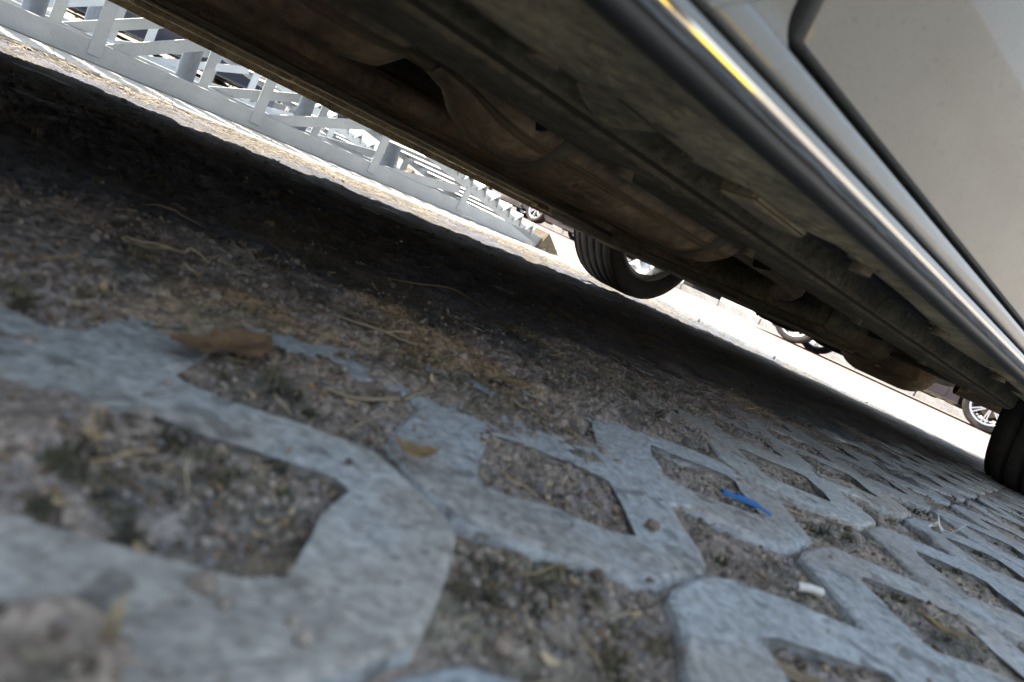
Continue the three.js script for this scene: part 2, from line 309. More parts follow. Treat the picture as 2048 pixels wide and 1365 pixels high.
function makeCar(paint) {
  const car = new THREE.Group();
  const S = (x, y, s) => [x, y, s * sideZ(y) * plan(x)];
  for (const s of [1, -1]) {
    const hem = s * .014;
    const panel = (name, xl, xr, yb, yt, nu, nv, mat = paint) => part(name, grid(nu, nv, (u, v) => { const t = v; let y = 0, x = 0; const y0 = yb(lerp(xl(0), xr(0), u)); y = lerp(y0, yt(0), t); x = lerp(xl(y), xr(y), u); y = lerp(yb(x), yt(x), t); x = lerp(xl(y), xr(y), u); return S(x, y, s); }, hem), mat, car);
    const corner = (y, yb, r) => { const d = y - yb; return d < r ? r - Math.sqrt(Math.max(0, r * r - (r - d) * (r - d))) : 0; };
    const DX0 = -.785, DX1 = .33, DX2 = .96;                                   // door edges
    const gap = .0024;
    panel('front_fender', () => -1.62, y => DX0 - gap + (y < .193 ? -(.193 - y) * 1.4 : 0) - .006 * Math.exp(-Math.pow((y - .2) / .01, 2)), x => Math.max(.169, archY(x, -1.25)), x => Math.min(beltY(x), .688 + .24 * Math.pow(clamp((x + 1.93) / 1.15, 0, 1), .62)) - .004, 90, 60);
    panel('front_door', y => DX0 + gap + corner(y, .1830, .014), y => DX1 - gap - corner(y, .1830, .03), () => .1830, x => beltY(x), 60, 60);
    panel('rear_door', y => DX1 + gap + corner(y, .1830, .03), y => DX2 - gap - .10 * sst(.52, .2, y) - corner(y, .1830, .05), () => .1830, x => beltY(x), 50, 60);
    panel('rear_quarter', y => DX2 + gap - .10 * sst(.52, .2, y), () => 1.66, x => Math.max(.1830, archY(x, RX)), x => beltY(x), 60, 50);
    // sill: a painted strip under the doors, a seam, a rounded lower trim, a black strip below
    const sp = [[.1684, -.004], [.1685, -.0012], [.1695, -.0002], [.172, 0], [.176, 0], [.1785, -.0003], [.1797, -.0016], [.1800, -.004], [.1800, -.02]];
    part('sill_panel', grid(120, sp.length - 1, (u, v) => { const x = lerp(-.93, .80, u), q = sp[Math.round(v * (sp.length - 1))], p = S(x, q[0], s); p[2] += s * q[1]; return p; }), paint, car);
    part('sill_end_plate', grid(16, 12, (u, v) => { const y = lerp(.1790, .1985, v), x = lerp(-.835, DX0 - .0024 + corner(Math.max(y + .0028, .1831), .1830, .014), u), p = S(x, y, s); p[2] -= s * .0016; return p; }, hem), paint, car);
    part('door_seal', grid(60, 8, (u, v) => { const x = lerp(-.83, .86, u), y = lerp(.174, .40, v), p = S(x, y, s); p[2] -= s * .016; return p; }), M.blackPlastic, car);
    part('door_seal', grid(4, 20, (u, v) => { const x = lerp(DX0 - .03, DX0 + .03, u), y = lerp(.2, .86, v), p = S(x, y, s); p[2] -= s * .0165; return p; }), M.blackPlastic, car);
    const trim = [[.1668, .797], [.1668, .8000], [.1658, .8010], [.1628, .8013], [.1622, .80121], [.1617, .80112], [.1612, .80102], [.1607, .8009], [.1603, .8008], [.1595, .8000], [.1585, .7986], [.1577, .797], [.1572, .7945], [.1575, .79]];
    for (const [name, a, b, mat] of [['sill_trim', 0, 3, paint], ['sill_edge_moulding', 3, 13, M.moulding]]) part(name, grid(120, b - a, (u, v) => { const x = lerp(-.93, .80, u), q = trim[a + Math.round(v * (b - a))]; return [x, q[0], s * q[1] * plan(x)]; }), mat, car);
    const blk = [[.158, .795], [.1572, .7965], [.1548, .7962], [.1528, .7955], [.1518, .793], [.152, .786]];
    part('black_sill_strip', grid(120, blk.length - 1, (u, v) => { const x = lerp(-.93, .80, u), q = blk[Math.round(v * (blk.length - 1))]; return [x, q[0], s * q[1] * plan(x)]; }), M.blackPlastic, car);
    // underside of the sill with an uneven welded flange
    part('sill_underside', grid(200, 14, (u, v) => {
      const x = lerp(-.93, .80, u), inner = .752 - .035 * sst(-.66, -.70, x) + .022 * (fbm(x * 6, 1, 2, 281) - .5) - .018 * sst(.55, .6, vn(x * 11, 2, 283));
      const z = lerp(.788, inner, Math.min(1, v * 1.25)); const y = v > .8 ? lerp(.150, .20, (v - .8) * 5) : .1522 + .003 * Math.sin(v * 9) * .4 + .0015 * fbm(x * 20, v * 4, 2, 285);
      return [x, y, s * z];
    }), M.under, car);
    // wheel house liners
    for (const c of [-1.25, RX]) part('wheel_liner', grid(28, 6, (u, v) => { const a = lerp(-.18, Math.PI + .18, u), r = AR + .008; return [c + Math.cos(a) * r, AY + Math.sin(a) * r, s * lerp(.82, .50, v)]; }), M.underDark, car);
    for (const c of [-1.25, RX]) part('inner_wing', grid(4, 4, (u, v) => [c + lerp(-.42, .42, u), lerp(.20, .72, v), s * .50]), M.underDark, car);
    // glasshouse
    part('cabin_side', grid(40, 14, (u, v) => { const x0 = lerp(-.86, -.12, v), x1 = lerp(1.72, 1.28, v), x = lerp(x0, x1, u), y = lerp(beltY(x), 1.40, v); return [x, y, s * lerp(.812 * plan(x), .60, Math.pow(v, 1.15))]; }), paint, car);
    const win = (name, a, b, c, d) => part(name, grid(14, 10, (u, v) => { const vv = lerp(.06, .88, v), x = lerp(lerp(a, c, v), lerp(b, d, v), u), y = lerp(beltY(x), 1.40, vv); return [x, y, s * (lerp(.812 * plan(x), .60, Math.pow(vv, 1.15)) + .004)]; }), M.glass, car);
    win('side_window', -.70, .29, -.13, .27); win('side_window', .36, .94, .35, .92); win('side_window', 1.06, 1.50, 1.03, 1.20);
    const hd = part('door_handle', tube([[.14, .78, s * .835], [.16, .785, s * .862], [.26, .787, s * .862], [.28, .782, s * .835]], .010, 16, 8), paint, car);
    part('door_handle', tube([[.80, .80, s * .83], [.82, .805, s * .857], [.92, .807, s * .857], [.94, .802, s * .83]], .010, 16, 8), paint, car);
    const mg = new THREE.SphereGeometry(.1, 20, 14); mg.scale(.75, .75, .95); mg.translate(-.62, .96, s * .93); part('wing_mirror', mg, paint, car);
    const hl = grid(12, 8, (u, v) => { const x = lerp(-1.97, -1.62, u); return [x, lerp(.60, .72 + .04 * u, v), s * (lerp(.58, .815, Math.pow(u, .55)) + .012)]; }); part('headlight', hl, M.lamp, car);
    const tl = grid(10, 10, (u, v) => { const x = lerp(1.62, 1.90, u); return [x, lerp(.72, .94, v), s * (lerp(.80, .70, u * u) + .008)]; }); part('tail_light', tl, M.red, car);
  }
  const bumper = (dir) => (u, v) => { const a = lerp(-Math.PI / 2, Math.PI / 2, u), y = lerp(dir < 0 ? .19 : .235, dir < 0 ? .70 : .93, v), cs = Math.pow(Math.abs(Math.cos(a)), .55), sn = Math.sign(Math.sin(a)) * Math.pow(Math.abs(Math.sin(a)), .5); const x0 = dir < 0 ? -1.62 : 1.66, d = dir < 0 ? .40 : .30; return [x0 + dir * d * cs * (1 - .28 * Math.pow(Math.max(0, .3 - v) / .3, 2) * 1.0 - (dir > 0 ? .12 * v * v : .1 * v * v)), y, sn * sideZ(y) * plan(x0)]; };
  part('front_bumper', grid(60, 20, bumper(-1), -.014), paint, car); part('rear_bumper', grid(60, 20, bumper(1), .014), paint, car);
  part('bonnet', grid(30, 30, (u, v) => { const x = lerp(-1.93, -.78, u), z = lerp(-.815, .815, v) * (.80 + .2 * Math.min(1, u * 2.5)); return [x, .70 + .24 * Math.pow(u, .62) + .05 * (1 - Math.pow(z / .8, 2)) - .02, z]; }), paint, car);
  part('windscreen', grid(16, 20, (u, v) => { const z = lerp(-1, 1, v), x = lerp(-.84, -.12, u) + .06 * z * z, w = lerp(.78, .60, u); return [x - .06, lerp(.935, 1.405, u) + .012 * (1 - z * z), z * w]; }), M.glass, car);
  part('roof', grid(24, 20, (u, v) => { const z = lerp(-1, 1, v), x = lerp(-.16, 1.34, u); return [x, 1.40 + .055 * (1 - z * z * z * z) + .03 * Math.sin(u * Math.PI), z * .605]; }), paint, car);
  part('rear_window', grid(12, 20, (u, v) => { const z = lerp(-1, 1, v), x = lerp(1.30, 1.80, u) - .05 * z * z, w = lerp(.60, .76, u); return [x, lerp(1.43, .925, u), z * w]; }), M.glass, car);
  // ---- underside
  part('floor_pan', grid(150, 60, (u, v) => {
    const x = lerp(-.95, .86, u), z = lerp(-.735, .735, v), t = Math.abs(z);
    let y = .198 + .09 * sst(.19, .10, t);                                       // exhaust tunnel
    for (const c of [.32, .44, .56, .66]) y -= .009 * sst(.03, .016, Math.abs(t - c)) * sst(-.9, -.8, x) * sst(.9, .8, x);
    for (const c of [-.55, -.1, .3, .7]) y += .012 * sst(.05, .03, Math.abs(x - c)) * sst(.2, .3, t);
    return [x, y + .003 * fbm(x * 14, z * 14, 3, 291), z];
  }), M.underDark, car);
  for (const s of [1, -1]) {
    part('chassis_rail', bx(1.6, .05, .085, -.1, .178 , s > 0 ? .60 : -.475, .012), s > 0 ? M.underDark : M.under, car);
    part('jacking_point', bx(.07, .014, .026, -.62, .156, s * .728, .004), M.under, car);
    part('jacking_point', bx(.11, .012, .035, .62, .150, s * .742, .004), M.under, car);
    part('trailing_arm', bar([.74, .20, s * .52], [1.15, .235, s * .58], .075, .05, [0, 0, 1]), M.underDark, car);
    const sp = []; for (let i = 0; i <= 60; i++) { const a = i * .55; sp.push([1.04 + .055 * Math.cos(a), .24 + i * .004, s * .45 + .055 * Math.sin(a)]); } part('coil_spring', tube(sp, .007, 180, 6), M.rubber, car);
    part('damper', tube([[1.2, .18, s * .5], [1.25, .34, s * .5], [1.3, .58, s * .49]], .026, 8, 12), M.underDark, car);
    part('front_control_arm', bar([-1.22, .19, s * .33], [-1.25, .17, s * .66], .10, .03, [0, 1, 0]), M.underDark, car);
    part('mud_flap', bx(.008, .16, .20, 1.62, .21, s * .71, .003), M.blackPlastic, car);
  }
  part('splash_cover', grid(30, 10, (u, v) => { const x = lerp(-.93, -.70, u), z = lerp(.755, .70 - .01 * Math.sin(u * 9) - .03 * sst(.6, 1, u) * (v > .5 ? 1 : 0), v); return [x, .158 + .004 * Math.sin(u * 7 + v * 3), z]; }), M.under, car);
  part('heat_shield', grid(40, 12, (u, v) => { const x = lerp(-.62, .95, u), a = lerp(.15, Math.PI - .15, v); return [x, .185 + .075 * Math.sin(a) + .003 * Math.sin(x * 60), .12 * Math.cos(a)]; }), M.steel, car);
  part('exhaust_pipe', tube([[-1.2, .30, .05], [-1.0, .19, .02], [-.7, .176, 0], [.2, .178, 0], [.8, .185, .02], [1.0, .205, .05], [1.2, .26, .08], [1.36, .25, .1], [1.46, .215, .04]], .024, 90, 12), M.exhaust, car);
  const lathe = (pts, ax = 'x') => { const g = new THREE.LatheGeometry(pts.map(p => new THREE.Vector2(...p)), 32); g.rotateZ(-Math.PI / 2); return g; };
  part('resonator', lathe([[.022, -.26], [.03, -.23], [.05, -.205], [.058, -.185], [.06, -.17], [.06, .17], [.058, .185], [.05, .205], [.03, .23], [.022, .26]]).scale(1, .88, 1.1).translate(-.42, .184, .43), M.exhaust, car);
  part('resonator_pipe', tube([[-1.05, .22, .36], [-.85, .19, .42], [-.6, .184, .43], [-.2, .184, .43], [.1, .183, .40], [.4, .18, .24], [.62, .185, .08]], .020, 60, 10), M.exhaust, car);
  const boltG = new THREE.CylinderGeometry(.0065, .0075, .008, 6); const washG = new THREE.CylinderGeometry(.011, .011, .002, 16).translate(0, .004, 0); const bw = merge([boltG, washG]);
  for (const [x, y, z] of [[-.86, .1545, .735], [-.80, .1545, .712], [-.74, .1555, .738], [-.55, .1503, .764], [-.35, .1503, .762], [-.12, .1503, .765], [.12, .1503, .763], [.36, .1503, .762], [.58, .1503, .765], [-.60, .15, .60], [-.40, .15, .60], [-.1, .15, .60], [.2, .15, .60], [.5, .15, .60]]) part('bolt', bw, M.steel, car).position.set(x, y, z);
  for (const [x, z] of [[-.70, .52], [-.52, .54], [-.28, .53], [-.02, .52], [.25, .53], [.5, .50], [-.3, -.3], [.1, -.35]]) part('floor_plug', new THREE.CylinderGeometry(.02, .022, .008, 20).translate(0, .003, 0), M.rubber, car).position.set(x, .192, z);
  for (const x of [-.60, -.16, .30]) part('exhaust_hanger', merge([tube([[x, .20, .52], [x, .17, .50], [x + .01, .165, .47]], .006, 10, 6), bx(.05, .03, .02, x, .196, .525, .005)]), M.rubber, car);
  part('resonator_band', lathe([[.0605, -.008], [.064, -.006], [.064, .006], [.0605, .008]]).scale(1, .88, 1.1).translate(-.56, .184, .43), M.steel, car);
  part('resonator_band', lathe([[.0605, -.008], [.064, -.006], [.064, .006], [.0605, .008]]).scale(1, .88, 1.1).translate(-.28, .184, .43), M.steel, car);
  part('wiring_hose', tube([[-.93, .185, .66], [-.7, .18, .668], [-.5, .186, .66], [-.2, .182, .672], [.1, .186, .664], [.4, .183, .67], [.7, .19, .66]], .008, 60, 8), M.rubber, car);
  part('pinch_weld', bx(1.7, .016, .003, -.06, .143, -.772, .001), M.under, car);
  part('catalyst', lathe([[.02, -.15], [.046, -.12], [.05, -.1], [.05, .09], [.044, .12], [.02, .15]]).translate(-.84, .192, .42), M.exhaust, car);
  part('brake_pipe', tube([[-.9, .192, .60], [0, .191, .605], [.7, .19, .60], [1.1, .22, .5]], .0035, 40, 6), M.steel, car);
  part('brake_pipe', tube([[-.9, .192, .585], [0, .191, .588], [.7, .19, .585], [1.1, .225, .48]], .0035, 40, 6), M.steel, car);
  part('brake_pipe', tube([[-.9, .16, -.30], [0, .157, -.302], [.7, .158, -.30], [1.1, .22, -.3]], .006, 40, 6), M.steel, car);
  part('fuel_tank', new RoundedBoxGeometry(.44, .13, .92, 4, .045).translate(.66, .196, -.12), M.underDark, car);
  part('tank_strap', bx(.03, .004, .95, .58, .1295, -.12, .001), M.steel, car); part('tank_strap', bx(.03, .004, .95, .76, .1295, -.12, .001), M.steel, car);
  part('torsion_beam', bx(.10, .075, 1.16, .98, .208, 0, .02), M.underDark, car);
  const rm = new THREE.CapsuleGeometry(.088, .14, 8, 28); rm.rotateX(Math.PI / 2); rm.scale(1.25, .82, 1); rm.translate(1.60, .180, .09); part('rear_muffler', rm, M.exhaust, car);
  part('tail_pipe', tube([[1.66, .19, .30], [1.74, .19, .42], [1.86, .19, .45], [1.95, .19, .45]], .022, 20, 12), M.exhaust, car);
  part('rear_valance', grid(60, 8, (u, v) => { const z = lerp(-.76, .76, u), b = .135 + .05 * sst(.10, .22, z) + .05 * sst(-.42, -.76, z) + .012 * sst(.06, .03, Math.abs(Math.abs(z) - .3)); return [1.86 - .10 * Math.pow(Math.abs(z) / .76, 3) - .05 * (1 - v) * (1 - v), lerp(b, .26, v), z]; }), M.blackPlastic, car);
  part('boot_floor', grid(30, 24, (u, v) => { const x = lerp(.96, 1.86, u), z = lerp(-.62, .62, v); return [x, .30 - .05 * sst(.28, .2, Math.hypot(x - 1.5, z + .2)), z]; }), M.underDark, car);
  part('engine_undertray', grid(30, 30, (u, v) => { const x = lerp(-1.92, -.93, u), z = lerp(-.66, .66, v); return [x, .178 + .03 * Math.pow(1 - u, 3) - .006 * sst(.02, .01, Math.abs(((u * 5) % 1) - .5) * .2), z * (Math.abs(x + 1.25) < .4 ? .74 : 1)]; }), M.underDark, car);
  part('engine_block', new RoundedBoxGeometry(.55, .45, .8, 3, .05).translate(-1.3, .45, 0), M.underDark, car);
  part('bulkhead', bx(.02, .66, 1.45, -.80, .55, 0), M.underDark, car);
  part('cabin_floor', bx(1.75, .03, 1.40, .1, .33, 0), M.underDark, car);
  // ---- wheels
  const TR = .297, RR = .222, TW = .098;
  const tp = []; const push = (r, x) => tp.push(new THREE.Vector2(r, x));
  push(RR, -.085); push(RR + .012, -.092); push(RR + .045, -.0985); push(RR + .07, -.096); push(TR - .012, -.088); push(TR - .004, -.080);
  for (const g of [-.056, -.019, .019, .056]) { push(TR - .0005, g - .007); push(TR - .008, g - .005); push(TR - .008, g + .005); push(TR - .0005, g + .007); }
  push(TR - .004, .080); push(TR - .012, .088); push(RR + .07, .096); push(RR + .045, .0985); push(RR + .012, .092); push(RR, .085);
  const tyreG = new THREE.LatheGeometry(tp, 72); tyreG.rotateX(Math.PI / 2);
  const rp = [[.20, -.088], [.207, -.086], [.2, -.08], [.186, -.075], [.182, -.03], [.172, .0], [.18, .05], [.19, .072], [.205, .08], [.209, .088], [.2, .09], [.188, .078]].map(p => new THREE.Vector2(...p));
  for (const q of rp) q.x *= 1.083;
  const rimG = new THREE.LatheGeometry(rp, 56); rimG.rotateX(Math.PI / 2);
  const hubG = new THREE.CylinderGeometry(.036, .042, .04, 28); hubG.rotateX(Math.PI / 2); hubG.translate(0, 0, .06);
  const discG = new THREE.CylinderGeometry(.125, .125, .022, 40); discG.rotateX(Math.PI / 2); discG.translate(0, 0, .005);
  const calG = new RoundedBoxGeometry(.06, .13, .07, 2, .012).translate(-.115, .03, .0);
  const spG = bar([.03, 0, .07], [.207, 0, .068], .018, .022, [0, 0, 1]);
  for (const s of [1, -1]) for (const c of [-1.25, 1.25]) {
    const w = new THREE.Group(); w.name = 'wheel'; car.add(w); w.position.set(c > 0 ? RX : c, TR - .004, s * .72 - .035); w.rotation.y = s > 0 ? 0 : Math.PI;
    part('tyre', tyreG, M.rubber, w); part('rim', rimG, M.alloy, w); part('hub', hubG, M.alloy, w); part('brake_disc', discG, M.steel, w); part('brake_caliper', calG, M.underDark, w);
    for (let k = 0; k < 7; k++) for (const e of [-.10, .10]) { const q = part('spoke', spG, M.alloy, w); q.rotation.z = k / 7 * Math.PI * 2 + e + .2; }
  }
  return car;
}
const YAW = THREE.MathUtils.degToRad(2.3);
const car0 = makeCar(M.paint);
car0.name = numbered('parked_car');
car0.userData = { label: 'silver hatchback overhead with dirty underside, seen from beneath its sill', category: 'car' };
car0.position.set(.95, 0, -.988); car0.rotation.y = YAW; scene.add(car0);

function otherCar(paintColor, pos, turn, label) {
  const c = car0.clone(); c.name = numbered('parked_car'); c.userData = { label, category: 'car', group: 'cars parked across the road' };
  const m = M.paint.clone(); m.color = paintColor; c.traverse(o => { if (o.isMesh && o.material === M.paint) o.material = m; });
  c.position.set(...pos); c.rotation.set(0, turn, 0); scene.add(c); return c;
}
otherCar(lin(.05, .055, .07), [10.05, roadY(10.0), -3.72], Math.PI / 2 + .22, 'dark car across the road, its spoked wheel showing beside the near rear tyre');
otherCar(lin(.10, .105, .12), [10.9, roadY(10.8), -10.6], Math.PI / 2 + .03, 'grey car across the road, farther left beyond the far rear wheel');
otherCar(lin(.7, .7, .7), [10.95, roadY(10.8), -15.2], Math.PI / 2, 'white car parked farthest along the road beyond the ramps');

// ------------------------------------------------------------------ white loading ramps
function makeRamp() {
  const r = new THREE.Group(), LEN = 3.6, SL = .192, WID = .5;
  const topY = x => -x * SL - .022;
  for (const z of [0, -WID]) {
    part('bottom_chord', merge([bar([-LEN, .030, z], [-.06, .030, z], .060, .008), bar([-LEN, .004, z - .022], [-.06, .004, z - .022], .007, .036, [0, 0, 1]), bar([-LEN, .057, z - .017], [-.30, .057, z - .017], .006, .028, [0, 0, 1])]), M.white, r);
    part('top_chord', merge([bar([-LEN, topY(-LEN), z], [-.10, .022, z], .044, .008), bar([-LEN, topY(-LEN) + .02, z - .016], [-.12, .043, z - .016], .006, .03)]), M.white, r);
    const ps = [.74, 1.24, 1.74, 2.24, 2.74, 3.24];
    for (const d of ps) part('post', bar([-d, .02, z + .0045], [-d + .012, topY(-d) + .01, z + .0045], .036, .006), M.white, r);
    for (let i = 0; i < ps.length; i++) { const a = ps[i], b = i ? ps[i - 1] : .34; part('diagonal_brace', bar([-a + .03, .045, z - .008], [-b - .03, topY(-b) - .015, z - .008], .037, .006), M.white, r); }
  }
  for (const d of [1.0, 1.45, 1.9, 2.35, 2.8, 3.25]) part('round_leg', tube([[-d, -.004, -WID / 2], [-d, topY(-d) - .01, -WID / 2]], .030, 1, 20), M.galv, r);
  for (const d of [.5, .95, 1.4, 1.85, 2.3, 2.75, 3.2]) part('cross_member', merge([bar([-d, .02, -.006], [-d, .02, -WID + .006], .036, .006, [1, 0, 0]), bar([-d - .018, .036, -.006], [-d - .018, .036, -WID + .006], .005, .036, [1, 0, 0])]), M.white, r);
  for (const d of [.72, 1.22, 1.72, 2.22]) part('cross_brace', bar([-d, .03, -.01], [-d - .5, .03, -WID + .01], .04, .006, [0, 1, 0]), M.white, r);
  const h = .036, tg = merge([bar([-h, 0, .01], [-h, 0, -WID - .01], .005, .001, [0, 1, 0])]);
  const ang = (() => {                                            // an angle iron laid with its ridge up, as a tread
    const sh = new THREE.Shape([[-.042, -.012], [0, .042], [.030, -.012], [.024, -.012], [0, .033], [-.035, -.012]].map(p => new THREE.Vector2(...p)));
    const g = new THREE.ExtrudeGeometry(sh, { depth: WID + .03, bevelEnabled: false }); g.translate(0, 0, -WID - .015); return boxUV(g);
  })();
  for (let d = .26; d < LEN; d += .098) { const t = part('tread_bar', ang, M.white, r); t.position.set(-d, topY(-d) + .034, 0); t.rotation.z = -.19; }
  const toe = new THREE.Shape([[-.18, .0], [-.14, .085], [.0, .0]].map(p => new THREE.Vector2(...p)));
  part('toe_plate', boxUV(new THREE.ExtrudeGeometry(toe, { depth: WID * .2, bevelEnabled: true, bevelSize: .003, bevelThickness: .003, bevelSegments: 1 }).translate(.02, .003, -.08)), M.rust, r);
  part('toe_plate', boxUV(new THREE.ExtrudeGeometry(toe, { depth: WID * .2, bevelEnabled: true, bevelSize: .003, bevelThickness: .003, bevelSegments: 1 }).translate(.02, .003, -WID - .02)), M.galv, r);
  return r;
}
{
  const a = THREE.MathUtils.degToRad(7.02), r = makeRamp(); r.name = numbered('loading_ramp');
  r.userData = { label: 'nearer white steel ramp with toothed treads and braced side', category: 'ramp', group: 'white steel ramps beside the car' };
  r.position.set(2.56, -.0095, -2.71); r.rotation.set(0, a, .0061); scene.add(r);
  const b = r.clone(); b.name = numbered('loading_ramp'); b.userData = { label: 'farther white steel ramp, seen through the braces of the nearer one', category: 'ramp', group: 'white steel ramps beside the car' };
  b.position.set(2.42, -.0095, -3.95); scene.add(b);
}
console.log('built structure');

// ------------------------------------------------------------------ debris on the paving
const surf = (x, z) => { const s = soilY(x, z); return holeDist(x, z) > HOLE + .01 ? Math.max(s, dip(x, z) + .001) : s; };
const blade = (pts, w, mat, name, label, category) => {             // a dry stalk lying along points: tapered, flattened and kinked
  const c = new THREE.CatmullRomCurve3(pts.map(([x, z, h = .003]) => new THREE.Vector3(x, surf(x, z) + h * .6, z))), n = 36, sd = Math.round(pts[0][0] * 9999);
  const g = grid(n, 7, (u, v) => { const p = c.getPoint(u), t = c.getTangent(u), s = new THREE.Vector3(-t.z, 0, t.x).normalize(), a = v * Math.PI * 2, r = w * .62 * (.45 + .75 * Math.sin(Math.PI * clamp(u * .86 + .08, 0, 1))) * (.8 + .5 * vn(u * 14, 1, sd));
    const kx = .0014 * (vn(u * 9, 3, sd) - .5), ky = .0012 * (vn(u * 9, 7, sd) - .5); return [p.x + s.x * (Math.cos(a) * r + kx), p.y + Math.sin(a) * r * .6 + ky, p.z + s.z * (Math.cos(a) * r + kx)]; });
  return solo(name, g, mat, label, category);
};
function leaf(L, wd, curl, s) {
  return grid(16, 8, (u, v) => { const t = u, w = wd * Math.pow(Math.sin(Math.PI * clamp(t, .02, .98)), .7) * (1 + .25 * (hash(Math.round(u * 16), 3, s) - .5)); const q = (v - .5) * 2; return [(t - .5) * L, curl * (t - .5) * (t - .5) * .5 + Math.abs(q) * w * .25 + .002 * fbm(u * 6, v * 5, 2, s), q * w]; });
}
blade([[.132, -.2225, .002], [.143, -.22, .004], [.160, -.223, .005], [.178, -.232, .004], [.194, -.243, .003]], .0016, M.strawPale, 'dry_stalk', 'pale curved dry stalk lying across the middle of the soil', 'stalk');
blade([[.258, -.297, .003], [.264, -.271, .006]], .0013, M.straw, 'dry_stalk', 'upper of two short parallel yellow straws beside the soil patch', 'straw');
blade([[.247, -.277, .002], [.255, -.258, .004]], .0013, M.straw, 'dry_stalk', 'lower of two short parallel yellow straws beside the soil patch', 'straw');
blade([[.160, -.312, .002], [.180, -.305, .005], [.203, -.302, .005], [.220, -.300, .003]], .0017, M.strawPale, 'dry_stalk', 'long dry stalk in the shade, crossed by a thinner twig', 'stalk');
blade([[.196, -.299, .004], [.215, -.318, .008], [.238, -.341, .004]], .0010, M.strawPale, 'dry_twig', 'thin twig crossing the long dry stalk in the shade', 'twig');
blade([[.172, -.318, .004], [.19, -.313, .006], [.226, -.309, .003]], .0009, M.straw, 'dry_twig', 'fine dry twig beside the long dry stalk', 'twig');
blade([[.276, -.448, .002], [.334, -.474, .006], [.38, -.50, .006], [.405, -.462, .003]], .0014, M.straw, 'dry_twig', 'bent dry twig far back in the dark under the car', 'twig');
blade([[.105, -.442, .002], [.12, -.441, .006], [.142, -.438, .003]], .0012, M.strawPale, 'dry_twig', 'faint twig in the dark at the left under the car', 'twig');
blade([[.592, -.225, .003], [.615, -.216, .006], [.637, -.213, .003]], .0018, M.strawPale, 'dry_stalk', 'pale bent straw among the pavers toward the near tyre', 'straw');
blade([[.60, -.232, .003], [.622, -.240, .008], [.640, -.242, .003]], .0010, M.strawPale, 'dry_twig', 'thin straw arching beside the pale bent straw', 'straw');
{ const g = leaf(.034, .004, .02, 5); const m = solo('grass_blade', g, M.strawPale, 'short pale grass blade lying in the shade at the left', 'grass blade'); m.position.set(.091, surf(.091, -.334) + .003, -.334); m.rotation.y = .4; }
for (const [x, z, L, w, r, mat, lab] of [
  [.105, -.245, .040, .010, .7, M.leafDry, 'brown curled dry leaf on the soil left of the pale stalk'],
  [.086, -.231, .026, .007, .5, M.leafDry, 'small brown leaf fragment at the left end of the soil patch'],
  [.142, -.171, .016, .005, -.3, M.straw, 'small tan leaf scrap on top of a grey paver'],
  [.388, -.066, .026, .005, -.9, M.straw, 'tan leaf strip in the soil hole at the lower right'],
  [.231, -.069, .024, .004, -1.0, M.strawPale, 'pale leaf strip in the soil hole at the bottom edge'],
  [.263, -.268, .022, .005, -.7, M.straw, 'tan leaf scrap beside the parallel straws'],
]) { const m = solo('dry_leaf', leaf(L, w, .03, Math.round(x * 1000)), mat, lab, 'leaf'); m.position.set(x, surf(x, z) + .003, z); m.rotation.y = r; }
{
  const m = solo('plastic_stick', merge([bar([0, 0, 0], [.024, .0006, 0], .0036, .0022, [0, 1, 0]), bar([.023, .0006, 0], [.032, -.0008, .0012], .0026, .0014, [0, 1, 0]), bar([.009, .0018, 0], [.021, .0018, .0004], .0012, .001, [0, 1, 0])]), M.blue, 'bright blue plastic strip lying on the grey pavers', 'plastic strip');
  m.position.set(.352, .0038, -.174); m.rotation.y = -.56; m.rotation.z = -.03;
  const p = solo('cigarette_end', tube([[0, 0, 0], [.006, .001, .003], [.011, .001, .006]], .0019, 8, 10), M.paper, 'small white cigarette end in a soil hole at the right', 'cigarette end'); p.position.set(.301, surf(.305, -.095) + .003, -.1005);
  const q = solo('paper_scrap', merge([leaf(.03, .005, .05, 71), leaf(.022, .003, .12, 73).rotateY(1.4).translate(.008, .002, .006)]), M.paper, 'torn white paper scrap between pavers at the right', 'paper scrap'); q.position.set(.635, surf(.635, -.145) + .004, -.145); q.rotation.y = .3;
  const w = solo('paper_scrap', leaf(.009, .0015, .04, 77), M.strawPale, 'tiny pale scrap at the bottom left corner', 'paper scrap'); w.position.set(.0375, surf(.0375, -.0925) + .002, -.0925); w.rotation.y = 1.2;
}
// countless crumbs, chips, moss and straw bits
function scatter(name, label, geo, mat, n, area, size, colors, where) {
  const im = new THREE.InstancedMesh(geo, mat, n); im.name = name; im.userData = { kind: 'stuff', label, category: name.replace(/_/g, ' ') };
  const m = new THREE.Matrix4(), q = new THREE.Quaternion(), e = new THREE.Euler(); let k = 0, guard = 0;
  while (k < n && guard++ < n * 60) {
    const x = area(0), z = area(1); const a = where(x, z); if (rnd() > a) continue;
    const s = size(); e.set(R(-.5, .5), R(0, 6.28), R(-.5, .5)); q.setFromEuler(e);
    m.compose(new THREE.Vector3(x, surf(x, z) + s[1] * .3, z), q, new THREE.Vector3(...s)); im.setMatrixAt(k, m);
    const c = colors[Math.floor(rnd() * colors.length)], l = R(.7, 1.25); im.setColorAt(k, lin(c[0] * l, c[1] * l, c[2] * l)); k++;
  }
  im.count = k; im.castShadow = im.receiveShadow = true; scene.add(im); return im;
}
const nearArea = (() => { let d; return i => { if (i === 0) { d = Math.pow(rnd(), 1.6) * 2.2 + .08; const a = R(-.12, 1.5); nearArea.z = -Math.sin(a) * d; return Math.cos(a) * d; } return nearArea.z; }; })();
const inSoil = (x, z) => { const h = holeDist(x, z); return (h < HOLE ? 1 : (cover(x, z) > .45 ? .5 : .012)) * (fbm(x * 18, z * 18, 3, 305) > .47 ? 1 : .25) * (z < -.42 ? .05 : 1); };
